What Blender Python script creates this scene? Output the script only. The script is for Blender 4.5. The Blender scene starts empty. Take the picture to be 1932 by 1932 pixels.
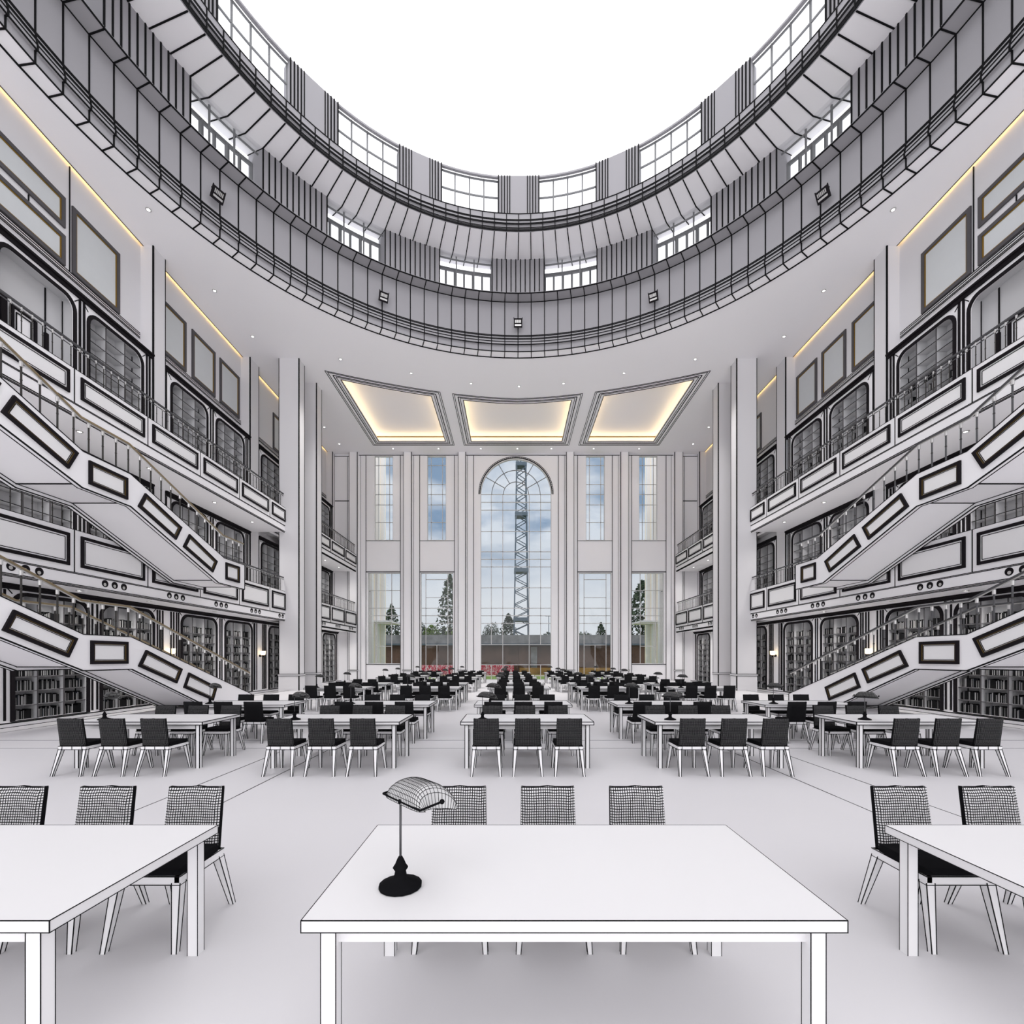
import bpy, bmesh, math, random
from mathutils import Vector, Matrix
from mathutils.geometry import tessellate_polygon
random.seed(7)
PI = math.pi
COL = bpy.context.scene.collection
ORG = {}

# ------------------------------------------------------------------ materials
def new_mat(name):
    m = bpy.data.materials.new(name); m.use_nodes = True
    nt = m.node_tree; nt.nodes.clear()
    out = nt.nodes.new('ShaderNodeOutputMaterial')
    return m, nt, out
def pbr(name, col, rough=0.6, metal=0.0, var=0.0, scale=3.0, spec=0.3):
    m, nt, out = new_mat(name)
    b = nt.nodes.new('ShaderNodeBsdfPrincipled')
    b.inputs['Roughness'].default_value = rough; b.inputs['Metallic'].default_value = metal
    b.inputs['Specular IOR Level'].default_value = spec
    b.inputs['Base Color'].default_value = (*col, 1)
    if var:
        tc = nt.nodes.new('ShaderNodeTexCoord'); n = nt.nodes.new('ShaderNodeTexNoise'); n.inputs['Scale'].default_value = scale
        r = nt.nodes.new('ShaderNodeValToRGB')
        r.color_ramp.elements[0].color = (*[c*(1-var) for c in col], 1); r.color_ramp.elements[0].position = .3
        r.color_ramp.elements[1].color = (*[min(1, c*(1+var)) for c in col], 1); r.color_ramp.elements[1].position = .7
        nt.links.new(tc.outputs['Object'], n.inputs['Vector']); nt.links.new(n.outputs['Fac'], r.inputs['Fac'])
        nt.links.new(r.outputs['Color'], b.inputs['Base Color'])
    nt.links.new(b.outputs[0], out.inputs[0]); return m
def emis(name, col, s):
    m, nt, out = new_mat(name); e = nt.nodes.new('ShaderNodeEmission')
    e.inputs[0].default_value = (*col, 1); e.inputs[1].default_value = s
    nt.links.new(e.outputs[0], out.inputs[0]); return m
def glassm(name, tint=(.97, .98, 1), refl=.018):
    m, nt, out = new_mat(name)
    t = nt.nodes.new('ShaderNodeBsdfTransparent'); t.inputs[0].default_value = (*tint, 1)
    g = nt.nodes.new('ShaderNodeBsdfGlossy'); g.inputs['Roughness'].default_value = .03
    mx = nt.nodes.new('ShaderNodeMixShader'); mx.inputs[0].default_value = refl
    nt.links.new(t.outputs[0], mx.inputs[1]); nt.links.new(g.outputs[0], mx.inputs[2]); nt.links.new(mx.outputs[0], out.inputs[0]); return m
def gridm(name, nx, nz, w, light, dark, ax=('X', 'Z'), rough=.6, dist=.012):
    """off-white surface with a slightly wavy net of black lines"""
    m, nt, out = new_mat(name); N = nt.nodes.new; L = nt.links.new
    tc = N('ShaderNodeTexCoord'); ns = N('ShaderNodeTexNoise'); ns.inputs['Scale'].default_value = 9
    L(tc.outputs['Object'], ns.inputs['Vector'])
    sub = N('ShaderNodeVectorMath'); sub.operation = 'SUBTRACT'; L(ns.outputs['Color'], sub.inputs[0]); sub.inputs[1].default_value = (.5, .5, .5)
    sc = N('ShaderNodeVectorMath'); sc.operation = 'SCALE'; L(sub.outputs[0], sc.inputs[0]); sc.inputs['Scale'].default_value = dist
    ad = N('ShaderNodeVectorMath'); ad.operation = 'ADD'; L(tc.outputs['Object'], ad.inputs[0]); L(sc.outputs[0], ad.inputs[1])
    sp = N('ShaderNodeSeparateXYZ'); L(ad.outputs[0], sp.inputs[0])
    fs = []
    for a, n in ((ax[0], nx), (ax[1], nz)):
        mu = N('ShaderNodeMath'); mu.operation = 'MULTIPLY'; L(sp.outputs[a], mu.inputs[0]); mu.inputs[1].default_value = n
        fr = N('ShaderNodeMath'); fr.operation = 'FRACT'; L(mu.outputs[0], fr.inputs[0])
        lt = N('ShaderNodeMath'); lt.operation = 'LESS_THAN'; L(fr.outputs[0], lt.inputs[0]); lt.inputs[1].default_value = w
        fs.append(lt)
    mxm = N('ShaderNodeMath'); mxm.operation = 'MAXIMUM'; L(fs[0].outputs[0], mxm.inputs[0]); L(fs[1].outputs[0], mxm.inputs[1])
    mix = N('ShaderNodeMix'); mix.data_type = 'RGBA'; L(mxm.outputs[0], mix.inputs['Factor'])
    mix.inputs[6].default_value = (*light, 1); mix.inputs[7].default_value = (*dark, 1)
    b = N('ShaderNodeBsdfPrincipled'); b.inputs['Roughness'].default_value = rough; b.inputs['Specular IOR Level'].default_value = .15
    L(mix.outputs[2], b.inputs['Base Color']); L(b.outputs[0], out.inputs[0]); return m

M = {}
M['wall'] = pbr('white_wall_paint', (.90, .89, .905), .7, var=.008, scale=.6)
M['shaded_wall'] = pbr('white_paint_shaded_tone', (.72, .71, .725), .7)  # shade on columns, piers and upper walls put into a greyer white
M['ceil'] = pbr('ceiling_paint', (.93, .915, .935), .8)
M['floor'] = pbr('pale_floor', (.70, .69, .705), .45, var=.015, scale=.5, spec=.25)
M['dome'] = pbr('dome_plaster_shaded', (.35, .343, .36), .8)  # upright dome faces darkened in colour, imitating light from below
M['ink'] = pbr('black_line', (.008, .008, .009), .7, spec=.1)
M['dark'] = pbr('black_moulding', (.013, .011, .013), .65, spec=.06)
M['frame'] = pbr('grey_picture_frame', (.075, .07, .075), .5)
M['gilt'] = pbr('dim_gilt', (.10, .065, .02), .5, metal=.4)
M['gold'] = pbr('gold_trim', (.24, .14, .02), .4, metal=.3)
M['canvas'] = pbr('blank_canvas', (.60, .62, .63), .8, var=.01)
M['shelf'] = pbr('grey_shelf', (.56, .56, .57), .7)
M['rail_warm'] = pbr('rail_metal_warm_lit', (.34, .27, .17), .35, metal=.75)  # warm light on the left handrails painted into the metal colour
M['gun'] = pbr('dark_grey_rail_metal', (.085, .085, .09), .5, metal=.3)
M['post'] = pbr('dark_baluster_metal', (.045, .042, .04), .6, metal=.2, spec=.2)
M['steel'] = pbr('pale_steel', (.62, .61, .60), .3, metal=.6)
M['white'] = pbr('white_lacquer', (.84, .835, .84), .4)
M['table'] = pbr('white_tabletop', (.76, .755, .76), .4)
M['black'] = pbr('black_fabric', (.006, .006, .007), .9, spec=.05)
M['cover'] = pbr('black_book_cover', (.008, .008, .009), .7, spec=.15)
M['spine'] = pbr('pale_book_edge', (.48, .48, .48), .6)
M['cover_blue'] = pbr('slate_book_cover', (.03, .035, .045), .6)
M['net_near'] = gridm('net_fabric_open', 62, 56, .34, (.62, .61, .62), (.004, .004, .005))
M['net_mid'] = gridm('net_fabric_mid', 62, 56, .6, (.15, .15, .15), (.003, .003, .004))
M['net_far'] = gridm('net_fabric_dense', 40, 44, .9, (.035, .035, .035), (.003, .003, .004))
M['shade_near'] = pbr('pale_glass_lampshade', (.5, .5, .5), .2, spec=.5)
M['shade_far'] = gridm('dark_lampshade', 50, 60, .7, (.22, .22, .22), (.03, .03, .03), rough=.35)
M['lampon'] = emis('downlight_lens', (1, .98, .95), 9)
M['led'] = emis('warm_led_strip', (1, .66, .25), 4.2)
M['led2'] = emis('warm_led_strip_coffer', (1, .76, .40), 2.7)
M['sconce'] = emis('sconce_glass', (1, .75, .42), 1.7)
M['glass'] = glassm('window_glass')
M['mull'] = pbr('pale_glazing_bar', (.55, .55, .55), .5)
M['mullg'] = pbr('grey_glazing_bar', (.22, .225, .23), .5)
M['cream'] = pbr('cream_render', (.95, .86, .72), .8)
M['brick'] = pbr('brown_concrete', (.085, .05, .036), .9, var=.3, scale=.5)
M['roofg'] = pbr('grey_gravel_roof', (.15, .155, .16), .9, var=.25, scale=1.2)
M['grass'] = pbr('grass', (.12, .20, .03), .95, var=.3, scale=1.5)
M['dirt'] = pbr('ochre_ground', (.26, .16, .06), .95, var=.3, scale=.8)
M['leaf'] = pbr('dark_foliage', (.035, .055, .03), .9, var=.5, scale=1.5)
M['leafl'] = pbr('green_foliage', (.10, .15, .04), .9, var=.4, scale=1.5)
M['bark'] = pbr('bark', (.06, .05, .04), .9)
M['crane'] = pbr('blue_grey_steel', (.055, .08, .10), .6)
def graffiti():
    m, nt, out = new_mat('red_white_graffiti'); N = nt.nodes.new; L = nt.links.new
    tc = N('ShaderNodeTexCoord'); n = N('ShaderNodeTexNoise'); n.inputs['Scale'].default_value = 1.4; n.inputs['Distortion'].default_value = 2.5
    r = N('ShaderNodeValToRGB'); r.color_ramp.interpolation = 'CONSTANT'
    e = r.color_ramp.elements; e[0].color = (.35, .02, .05, 1); e[1].position = .47; e[1].color = (.55, .45, .47, 1)
    x = e.new(.55); x.color = (.42, .03, .07, 1)
    b = N('ShaderNodeBsdfPrincipled'); b.inputs['Roughness'].default_value = .8
    L(tc.outputs['Object'], n.inputs['Vector']); L(n.outputs['Fac'], r.inputs['Fac']); L(r.outputs['Color'], b.inputs['Base Color']); L(b.outputs[0], out.inputs[0]); return m
M['graf'] = graffiti()

# ------------------------------------------------------------------ mesh helper
class MB:
    def __init__(s): s.v = []; s.f = []; s.m = []; s.mats = []
    def mi(s, m):
        if m not in s.mats: s.mats.append(m)
        return s.mats.index(m)
    def add(s, vs, fs, m):
        b = len(s.v); k = s.mi(m); s.v += [tuple(v) for v in vs]
        for f in fs: s.f.append(tuple(b+i for i in f)); s.m.append(k)
        return s
    def box(s, x0, x1, y0, y1, z0, z1, m='wall'):
        vs = [(x, y, z) for x in (x0, x1) for y in (y0, y1) for z in (z0, z1)]
        return s.add(vs, [(0, 1, 3, 2), (4, 6, 7, 5), (0, 4, 5, 1), (2, 3, 7, 6), (0, 2, 6, 4), (1, 5, 7, 3)], m)
    def hexa(s, a, b, m):   # two quads
        return s.add(list(a)+list(b), [(3, 2, 1, 0), (4, 5, 6, 7), (0, 1, 5, 4), (1, 2, 6, 5), (2, 3, 7, 6), (3, 0, 4, 7)], m)
    def bar(s, p, q, w, m='ink', h=None):
        p = Vector(p); q = Vector(q); d = (q-p)
        if d.length < 1e-6: return s
        d.normalize(); up = Vector((0, 0, 1)) if abs(d.z) < .95 else Vector((0, 1, 0))
        a = d.cross(up).normalized()*(w/2); b = d.cross(a).normalized()*((h or w)/2)
        c = [a+b, -a+b, -a-b, a-b]
        return s.hexa([p+k for k in c], [q+k for k in c], m)
    def poly(s, pts, w, m='ink', closed=False, h=None):
        n = len(pts)
        for i in range(n if closed else n-1): s.bar(pts[i], pts[(i+1) % n], w, m, h)
        return s
    def tube(s, p, q, r0, r1=None, n=8, m='post'):
        p = Vector(p); q = Vector(q); r1 = r0 if r1 is None else r1; d = (q-p).normalized()
        up = Vector((0, 0, 1)) if abs(d.z) < .95 else Vector((0, 1, 0)); a = d.cross(up).normalized(); b = d.cross(a)
        vs = [p+(a*math.cos(t)+b*math.sin(t))*r0 for t in [2*PI*i/n for i in range(n)]]
        vs += [q+(a*math.cos(t)+b*math.sin(t))*r1 for t in [2*PI*i/n for i in range(n)]]
        fs = [(i, (i+1) % n, n+(i+1) % n, n+i) for i in range(n)]+[tuple(range(n))[::-1], tuple(range(n, 2*n))]
        return s.add(vs, fs, m)
    def lathe(s, prof, c, n=16, m='black'):
        vs = []; fs = []
        for r, z in prof: vs += [(c[0]+r*math.cos(2*PI*i/n), c[1]+r*math.sin(2*PI*i/n), c[2]+z) for i in range(n)]
        for j in range(len(prof)-1):
            for i in range(n): fs.append((j*n+i, j*n+(i+1) % n, (j+1)*n+(i+1) % n, (j+1)*n+i))
        fs += [tuple(range(n))[::-1], tuple(range((len(prof)-1)*n, len(prof)*n))]
        return s.add(vs, fs, m)
    def ball(s, c, r, m, n=10, k=6, sc=(1, 1, 1)):
        vs = [(c[0], c[1], c[2]-r*sc[2])]
        for j in range(1, k):
            t = PI*j/k
            vs += [(c[0]+r*sc[0]*math.sin(t)*math.cos(2*PI*i/n), c[1]+r*sc[1]*math.sin(t)*math.sin(2*PI*i/n), c[2]-r*sc[2]*math.cos(t)) for i in range(n)]
        vs.append((c[0], c[1], c[2]+r*sc[2])); fs = []
        for i in range(n):
            fs.append((0, 1+(i+1) % n, 1+i)); fs.append((len(vs)-1, 1+(k-2)*n+i, 1+(k-2)*n+(i+1) % n))
            for j in range(k-2): fs.append((1+j*n+i, 1+j*n+(i+1) % n, 1+(j+1)*n+(i+1) % n, 1+(j+1)*n+i))
        return s.add(vs, fs, m)
    def plate(s, outer, holes, to3, t0, t1, m, rim=None):
        """flat plate with holes; outer/holes are 2d loops, to3(u, v, t) places them"""
        loops = [[Vector((a, b, 0)) for a, b in L] for L in [outer]+holes]
        tri = tessellate_polygon(loops); flat = [p for L in loops for p in L]; n = len(flat)
        vs = [to3(p.x, p.y, t0) for p in flat]+[to3(p.x, p.y, t1) for p in flat]
        s.add(vs, [tuple(t) for t in tri]+[tuple(n+i for i in t[::-1]) for t in tri], m)
        b = 0; fs = []
        for L in loops:
            k = len(L)
            for i in range(k): fs.append((b+i, b+(i+1) % k, n+b+(i+1) % k, n+b+i))
            b += k
        return s.add(vs, fs, rim or m)
    def build(s, name, parent=None, smooth=False):
        o3 = ORG.get(parent.name if parent else None, Vector((0, 0, 0)))
        me = bpy.data.meshes.new(name)
        me.from_pydata([(v[0]-o3.x, v[1]-o3.y, v[2]-o3.z) for v in s.v], [], s.f)
        for k in s.mats: me.materials.append(M[k])
        me.polygons.foreach_set('material_index', s.m)
        if smooth: me.polygons.foreach_set('use_smooth', [True]*len(s.f))
        bm = bmesh.new(); bm.from_mesh(me); bmesh.ops.recalc_face_normals(bm, faces=bm.faces[:]); bm.to_mesh(me); bm.free()
        me.update()
        o = bpy.data.objects.new(name, me); COL.objects.link(o); o.parent = parent
        ORG[o.name] = o3
        return o
def tag(o, label=None, cat=None, group=None, kind=None):
    if label: o['label'] = label
    if cat: o['category'] = cat
    if group: o['group'] = group
    if kind: o['kind'] = kind
    return o
def thing(name, loc, label, cat, group=None):
    o = bpy.data.objects.new(name, None); COL.objects.link(o); o.location = loc; o.empty_display_size = .2
    ORG[o.name] = Vector(loc); return tag(o, label, cat, group)
def copy_tree(o, parent=None):
    c = o.copy(); COL.objects.link(c)
    if parent: c.parent = parent
    for ch in [x for x in bpy.data.objects if x.parent == o]: copy_tree(ch, c)
    return c
KIDS = {}
def copy_thing(src, loc, label, group=None, flip=None):
    """copy a thing with its parts and sub-parts"""
    r = src.copy(); COL.objects.link(r); r.location = loc
    if flip is not None: r.scale.x = flip
    tag(r, label, None, group)
    if src.name not in KIDS: KIDS[src.name] = [(c, list(c.children)) for c in src.children]
    for ch, gs in KIDS[src.name]:
        c = ch.copy(); COL.objects.link(c); c.parent = r
        for g in gs: d = g.copy(); COL.objects.link(d); d.parent = c
    return r
def mirror_thing(src, label, group=None):
    l = src.location; return copy_thing(src, (-l.x, l.y, l.z), label, group, flip=-1)
def struct(mb, name, parent=None, smooth=False):
    o = mb.build(name, parent, smooth)
    if parent is None: o['kind'] = 'structure'
    return o
ORD = ['first', 'second', 'third', 'fourth', 'fifth', 'sixth', 'seventh', 'eighth', 'ninth', 'tenth', 'eleventh', 'twelfth']

ZC = 18.127      # ceiling
YF = 37.4        # far wall
YN = 10.0        # where the side walls begin
DX, DY = 0.0, 11.4

# ------------------------------------------------------------------ floor
b = MB(); b.box(-12.45, 12.45, -4, YF+.4, -.3, 0, 'floor')
b.box(-15.3, -12.45, -4, YF+.4, -.3, -.12, 'floor'); b.box(12.45, 15.3, -4, YF+.4, -.3, -.12, 'floor')
for y, w in ((9.18, .014), (10.09, .016), (18.4, .035), (19.3, .035), (27.5, .05), (28.4, .05)):
    b.box(-12.44, 12.44, y-w/2, y+w/2, -.001, .0025, 'ink')
for x in (-3.87, -4.71, 3.84, 4.71):
    for y0, y1, w in ((3.2, 6, .011), (6, 12, .015), (12, 22, .02), (22, 37.3, .02)): b.box(x-w/2, x+w/2, y0, y1, -.001, .002, 'ink')
for s in (-1, 1):
    for y0, y1, w in ((4, 12, .018), (12, 22, .03), (22, 37, .045)): b.box(s*12.45-w/2, s*12.45+w/2, y0, y1, -.004, .003, 'ink')
struct(b, 'floor')

# ------------------------------------------------------------------ ceiling with its coffers
def arc(r, a0, a1, n, cx=DX, cy=DY): return [(cx+r*math.sin(math.radians(a0+(a1-a0)*i/n)), cy+r*math.cos(math.radians(a0+(a1-a0)*i/n))) for i in range(n+1)]
K = [(0, 29.38), (4, 28.83), (7.9, 27.71), (10.97, 26.53), (14, 25.2)]
def yn(x):
    return 29.38-.0574*abs(x)**1.63
def coffer_loop(xa, xb, d, n=8):
    top = [(xa+d+(xb-xa-2*d)*i/n, 0) for i in range(n+1)]
    return [(x, yn(x)+d) for x, _ in top]+[(xb-d, 35.83-d), (xa+d, 35.83-d)]
CF = [(-10.97, -4.75), (-4.0, 4.05), (4.8, 10.97)]
YB = -5.0
outer = [(-14.93, YB), (-14.93, YF), (14.93, YF), (14.93, YB)]
b = MB(); b.plate(outer, [arc(14.0, 0, 357, 119)]+[coffer_loop(a, c, .62) for a, c in CF], lambda u, v, t: (u, v, t), ZC, ZC+.1, 'ceil')
for s in (-1, 1):
    for y0, y1 in ((YN, 18.5), (19.14, 25.34), (26.2, 37.03)):
        b.bar((s*14.94, y0, ZC), (s*14.94, y1, ZC), .03, 'frame')
for a, c in CF:
    for d, w in ((0, .03), (.1, .03), (.3, .05), (.42, .03), (.6, .04)):
        b.poly([(x, y, ZC-.005) for x, y in coffer_loop(a, c, d)], w, 'ink', True, h=.03)
struct(b, 'ceiling')
b = MB()
for a, c in CF:
    L1 = coffer_loop(a, c, .1)
    b.plate(L1, [], lambda u, v, t: (u, v, t), ZC+.62, ZC+.7, 'ceil')
    for i in range(len(L1)):
        p, q = L1[i], L1[(i+1) % len(L1)]
        b.add([(*p, ZC+.09), (*q, ZC+.09), (*q, ZC+.63), (*p, ZC+.63)], [(0, 1, 2, 3)], 'ceil')
    b.bar((a+.12, 35.7, ZC+.58), (c-.12, 35.7, ZC+.58), .04, 'gold')
struct(b, 'ceiling_coffers')
for k, (a, c) in enumerate(CF):
    b = MB(); b.poly([(x, y, ZC+.16) for x, y in coffer_loop(a, c, .32)], .07, 'led2', True)
    o = b.build('led_strip'); tag(o, 'warm LED strip hidden in the cove of the %s ceiling coffer' % ('left', 'middle', 'right')[k], 'cove light')
# side cove housing and strips
sw = {-1: 'left', 1: 'right'}
for s in (-1, 1):
    b = MB(); b.box(min(s*14.6, s*15.3), max(s*14.6, s*15.3), YN, YF, ZC+.42, ZC+.5, 'ceil'); b.box(min(s*14.6, s*14.68), max(s*14.6, s*14.68), YN, YF, ZC+.05, ZC+.5, 'ceil')
    struct(b, 'trim_%d' % (1 if s < 0 else 2))
    for k, (y0, y1) in enumerate(((YN, 18.5), (19.14, 25.34), (26.2, 37.03))):
        b = MB(); b.box(min(s*14.86, s*14.91), max(s*14.86, s*14.91), y0+.05, y1-.05, ZC+.16, ZC+.21, 'led')
        o = b.build('led_strip'); tag(o, 'warm LED strip in the ceiling slot above the %s bay of the %s wall' % (('nearest', 'middle', 'farthest')[k], sw[s]), 'cove light')

# ------------------------------------------------------------------ side walls
UN = [(12.87, 15.27), (15.66, 18.06), (19.49, 21.89), (22.46, 24.86), (26.5, 28.9), (29.47, 31.87), (34.1, 36.5)]
UC = [(a+c)/2 for a, c in UN]
LV = {0: dict(x=14.17, z0=-.12, z1=3.83, ob=.03, ot=3.56, crown=3.68), 1: dict(x=14.6, z0=4.45, z1=8.65, ob=4.6, ot=8.37, crown=8.47), 2: dict(x=14.6, z0=9.2, z1=13.8, ob=9.35, ot=13.42, crown=13.62)}
HP = 1.389   # half width of a bookcase front panel
PIER = [(18.5, 19.14), (25.34, 26.2), (32.3, 32.95), (36.95, 37.4)]
def gaps(lo, hi, spans):
    out = []; p = lo
    for a, c in sorted(spans):
        if a > p+.001: out.append((p, a))
        p = max(p, c)
    if hi > p: out.append((p, hi))
    return out
for s in (-1, 1):
    b = MB()
    def bx(x0, x1, y0, y1, z0, z1, m='wall'): b.box(min(s*x0, s*x1), max(s*x0, s*x1), y0, y1, z0, z1, m)
    bx(15.05, 15.3, -5.0, YF, -.12, ZC+.45, 'shaded_wall')
    for lv, L in LV.items():
        for y0, y1 in gaps(YN, YF, [(c-HP, c+HP) for c in UC]): bx(L['x'], 15.05, y0, y1, L['z0'], L['z1'])
        bx(L['x'], 15.05, YN, YF, L['z1']-.001, L['z1']+.05)
        for y0, y1 in gaps(YN, 37, PIER if lv else []):       # crown mouldings
            bx(L['x']-.07, L['x']+.02, y0, y1, L['crown'], L['z1'], 'dark')
            bx(L['x']-.12, L['x']+.02, y0, y1, L['z1']-.07, L['z1'], 'dark')
    for y0, y1 in PIER:
        bx(14.55, 15.05, y0, y1, 4.4, ZC, 'shaded_wall')
        for z0, z1 in ((4.4, 8.6), (9.2, ZC)):
            b.bar((s*14.55, y0, z0), (s*14.55, y0, z1), .05); b.bar((s*14.55, y1, z0), (s*14.55, y1, z1), .03)
    for y0, y1 in gaps(YN, 37, PIER):
        for z in (14.39, 14.44, 14.52, 14.59): b.bar((s*14.995, y0, z), (s*14.995, y1-.1, z), .024, 'ink')
        bx(15.0, 15.05, y0, y1-.1, 14.38, 14.6, 'shaded_wall')
    for y, z0, z1 in ((15.52, 14.6, ZC), (14.2, 15.66, 15.88), (12.9, 13.8, 14.4), (15.1, 13.8, 14.0)): b.bar((s*15.04, y, z0), (s*15.04, y, z1), .03)
    # vertical black strips on the narrow panels
    def strips(ys, lv, w=.07):
        L = LV[lv]
        for y in ys: bx(L['x']-.03, L['x'], y-w/2, y+w/2, L['z0']+.18, L['crown']-.02, 'dark')
    for lv in (1, 2):
        strips([15.40, 15.55, 18.22, 18.36, 19.24, 22.08, 22.26, 25.02, 25.18, 26.28, 29.1, 29.27, 32.05, 33.9, 36.68, 36.82], lv)
    strips([12.55, 12.72, 15.38, 15.56, 18.2, 18.32, 18.48, 18.93, 19.08, 19.24, 19.36, 22.1, 22.25, 25.0, 25.1, 25.28, 25.86, 26.0, 26.12, 26.24, 29.1, 29.27, 36.7, 36.85], 0, .05)
    b.bar((s*14.0, YN, -.115), (s*14.0, YF, -.115), .02)
    struct(b, 'wall_left' if s < 0 else 'wall_right')
    b = MB(); bx(14.0, 14.17, YN, YF, -.12, .0); b.bar((s*14.0, YN, 0), (s*14.0, YF, 0), .03)
    struct(b, 'baseboard_left' if s < 0 else 'baseboard_right')

# ------------------------------------------------------------------ bookcases
def arch_loop(hw, z0, z1, r, n=6):
    p = [(-hw, z0), (hw, z0)]
    p += [(hw-r+r*math.cos(t), z1-r+r*math.sin(t)) for t in [PI/2*i/n for i in range(n+1)]]
    p += [(-hw+r-r*math.sin(t), z1-r+r*math.cos(t)) for t in [PI/2*i/n for i in range(n+1)]]
    return p
PITCH = .405
def bookcase(lv, y, shelves=True):
    L = LV[lv]; x = -L['x']
    t = thing('bookcase', (x, y, L['z0']), 'x', 'bookcase')
    hw = 1.13; lp = arch_loop(hw, L['ob'], L['ot'], .36); to = lambda u, v, tt: (x+tt, y+u, v)
    b = MB(); b.plate([(-HP, L['z0']), (HP, L['z0']), (HP, L['crown']), (-HP, L['crown'])], [lp], to, -.05, 0, 'wall')
    for sgn in (-1, 1): b.bar((x+.005, y+sgn*(hw+.02), L['ot']+.0), (x+.005, y+sgn*(hw+.21), L['ot']+.2), .022)
    b.build('front_panel', t)
    b = MB(); b.plate(arch_loop(hw+.075, L['ob']-.02, L['ot']+.075, .42), [arch_loop(hw-.03, L['ob'], L['ot']-.03, .34)], to, 0, .04, 'dark'); b.build('arch_moulding', t)
    b = MB(); x1 = x-.42; w = hw+.04
    b.box(x1-.03, x1, y-w, y+w, L['z0'], L['ot']+.08, 'shelf')
    for sgn in (-1, 1): b.box(x1, x-.05, min(y+sgn*w, y+sgn*(w+.03)), max(y+sgn*w, y+sgn*(w+.03)), L['z0'], L['ot']+.08, 'shelf')
    b.box(x1, x-.05, y-w, y+w, L['ot']+.05, L['ot']+.08, 'shelf'); b.box(x1, x-.05, y-w, y+w, L['z0'], L['ob'], 'shelf')
    for i in (-1, 1): b.bar((x1+.02, y+i*w*.99, L['ob']), (x1+.02, y+i*w*.99, L['ot']), .02)
    b.build('carcass', t)
    if shelves:
        for i in (-1, 1):
            b = MB(); b.box(x1, x-.06, y+i*.40-.02, y+i*.40+.02, L['ob'], L['ot']+.05, 'shelf')
            b.bar((x-.06, y+i*.40, L['ob']), (x-.06, y+i*.40, L['ot']), .032, 'frame'); b.build('divider', t)
        z = L['ob']+PITCH; n = 0
        while z < L['ot']-.3:
            b = MB(); b.box(x1, x-.07, y-w, y+w, z-.025, z, 'shelf'); b.bar((x-.07, y-w, z-.012), (x-.07, y+w, z-.012), .022, 'frame' if lv == 0 else 'ink')
            b.build('shelf', t); z += PITCH
    else:
        b = MB(); d0, d1, zt = y-.42, y+.24, 12.1
        b.box(x1, x1+.05, d0, d1, L['z0'], zt, 'wall')
        b.poly([(x1+.07, d0, L['z0']), (x1+.07, d0, zt), (x1+.07, d1, zt), (x1+.07, d1, L['z0'])], .075, 'dark')
        b.poly([(x1+.07, d0+.12, L['z0']+.2), (x1+.07, d0+.12, zt-.12), (x1+.07, d1-.12, zt-.12), (x1+.07, d1-.12, L['z0']+.2)], .025, 'ink', True)
        b.build('door_leaf', t)
        b = MB(); b.box(x1, x1+.08, y-.72, y-.55, L['z0'], zt+.15, 'dark'); b.box(x1, x1+.08, y+.56, y+.66, L['z0'], zt-.1, 'dark'); b.build('door_jamb', t)
        b = MB(); b.bar((x1+.02, y+.6, L['ob']), (x1+.02, y+.6, L['ot']), .03); b.build('back_seam', t)
    return t
lvn = ['ground-floor', 'middle-gallery', 'top-gallery']
proto = {}
for lv in (0, 1, 2): proto[lv] = bookcase(lv, UC[2])
proto[3] = bookcase(2, UC[0], False)
for s in (-1, 1):
    for lv in (0, 1, 2):
        x = s*LV[lv]['x']
        for k, yc in enumerate(UC):
            if lv == 2 and k == 0:
                lab = 'arched recess with a small panelled door behind the %s top-gallery railing' % sw[s]; src = proto[3]
            else:
                lab = 'grey %s bookcase with black arched frame, %s from the camera on the %s wall' % (lvn[lv], ORD[k], sw[s]); src = proto[lv]
            gp = '%s bookcases along the %s wall' % (lvn[lv], sw[s])
            if s < 0 and ((lv == 2 and k == 0) or (k == 2)): tag(src, lab, None, gp if src != proto[3] else None); continue
            o = copy_thing(src, (x, yc, LV[lv]['z0']), lab, gp if src != proto[3] else None, flip=-s)
for s_ in (proto[3],):
    for o in list(bpy.data.objects):
        if o.get('label', '').startswith('arched recess'):
            o.name = 'door_1' if o.location.x < 0 else 'door_2'; o['kind'] = 'structure'; o.pop('category', None)

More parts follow.
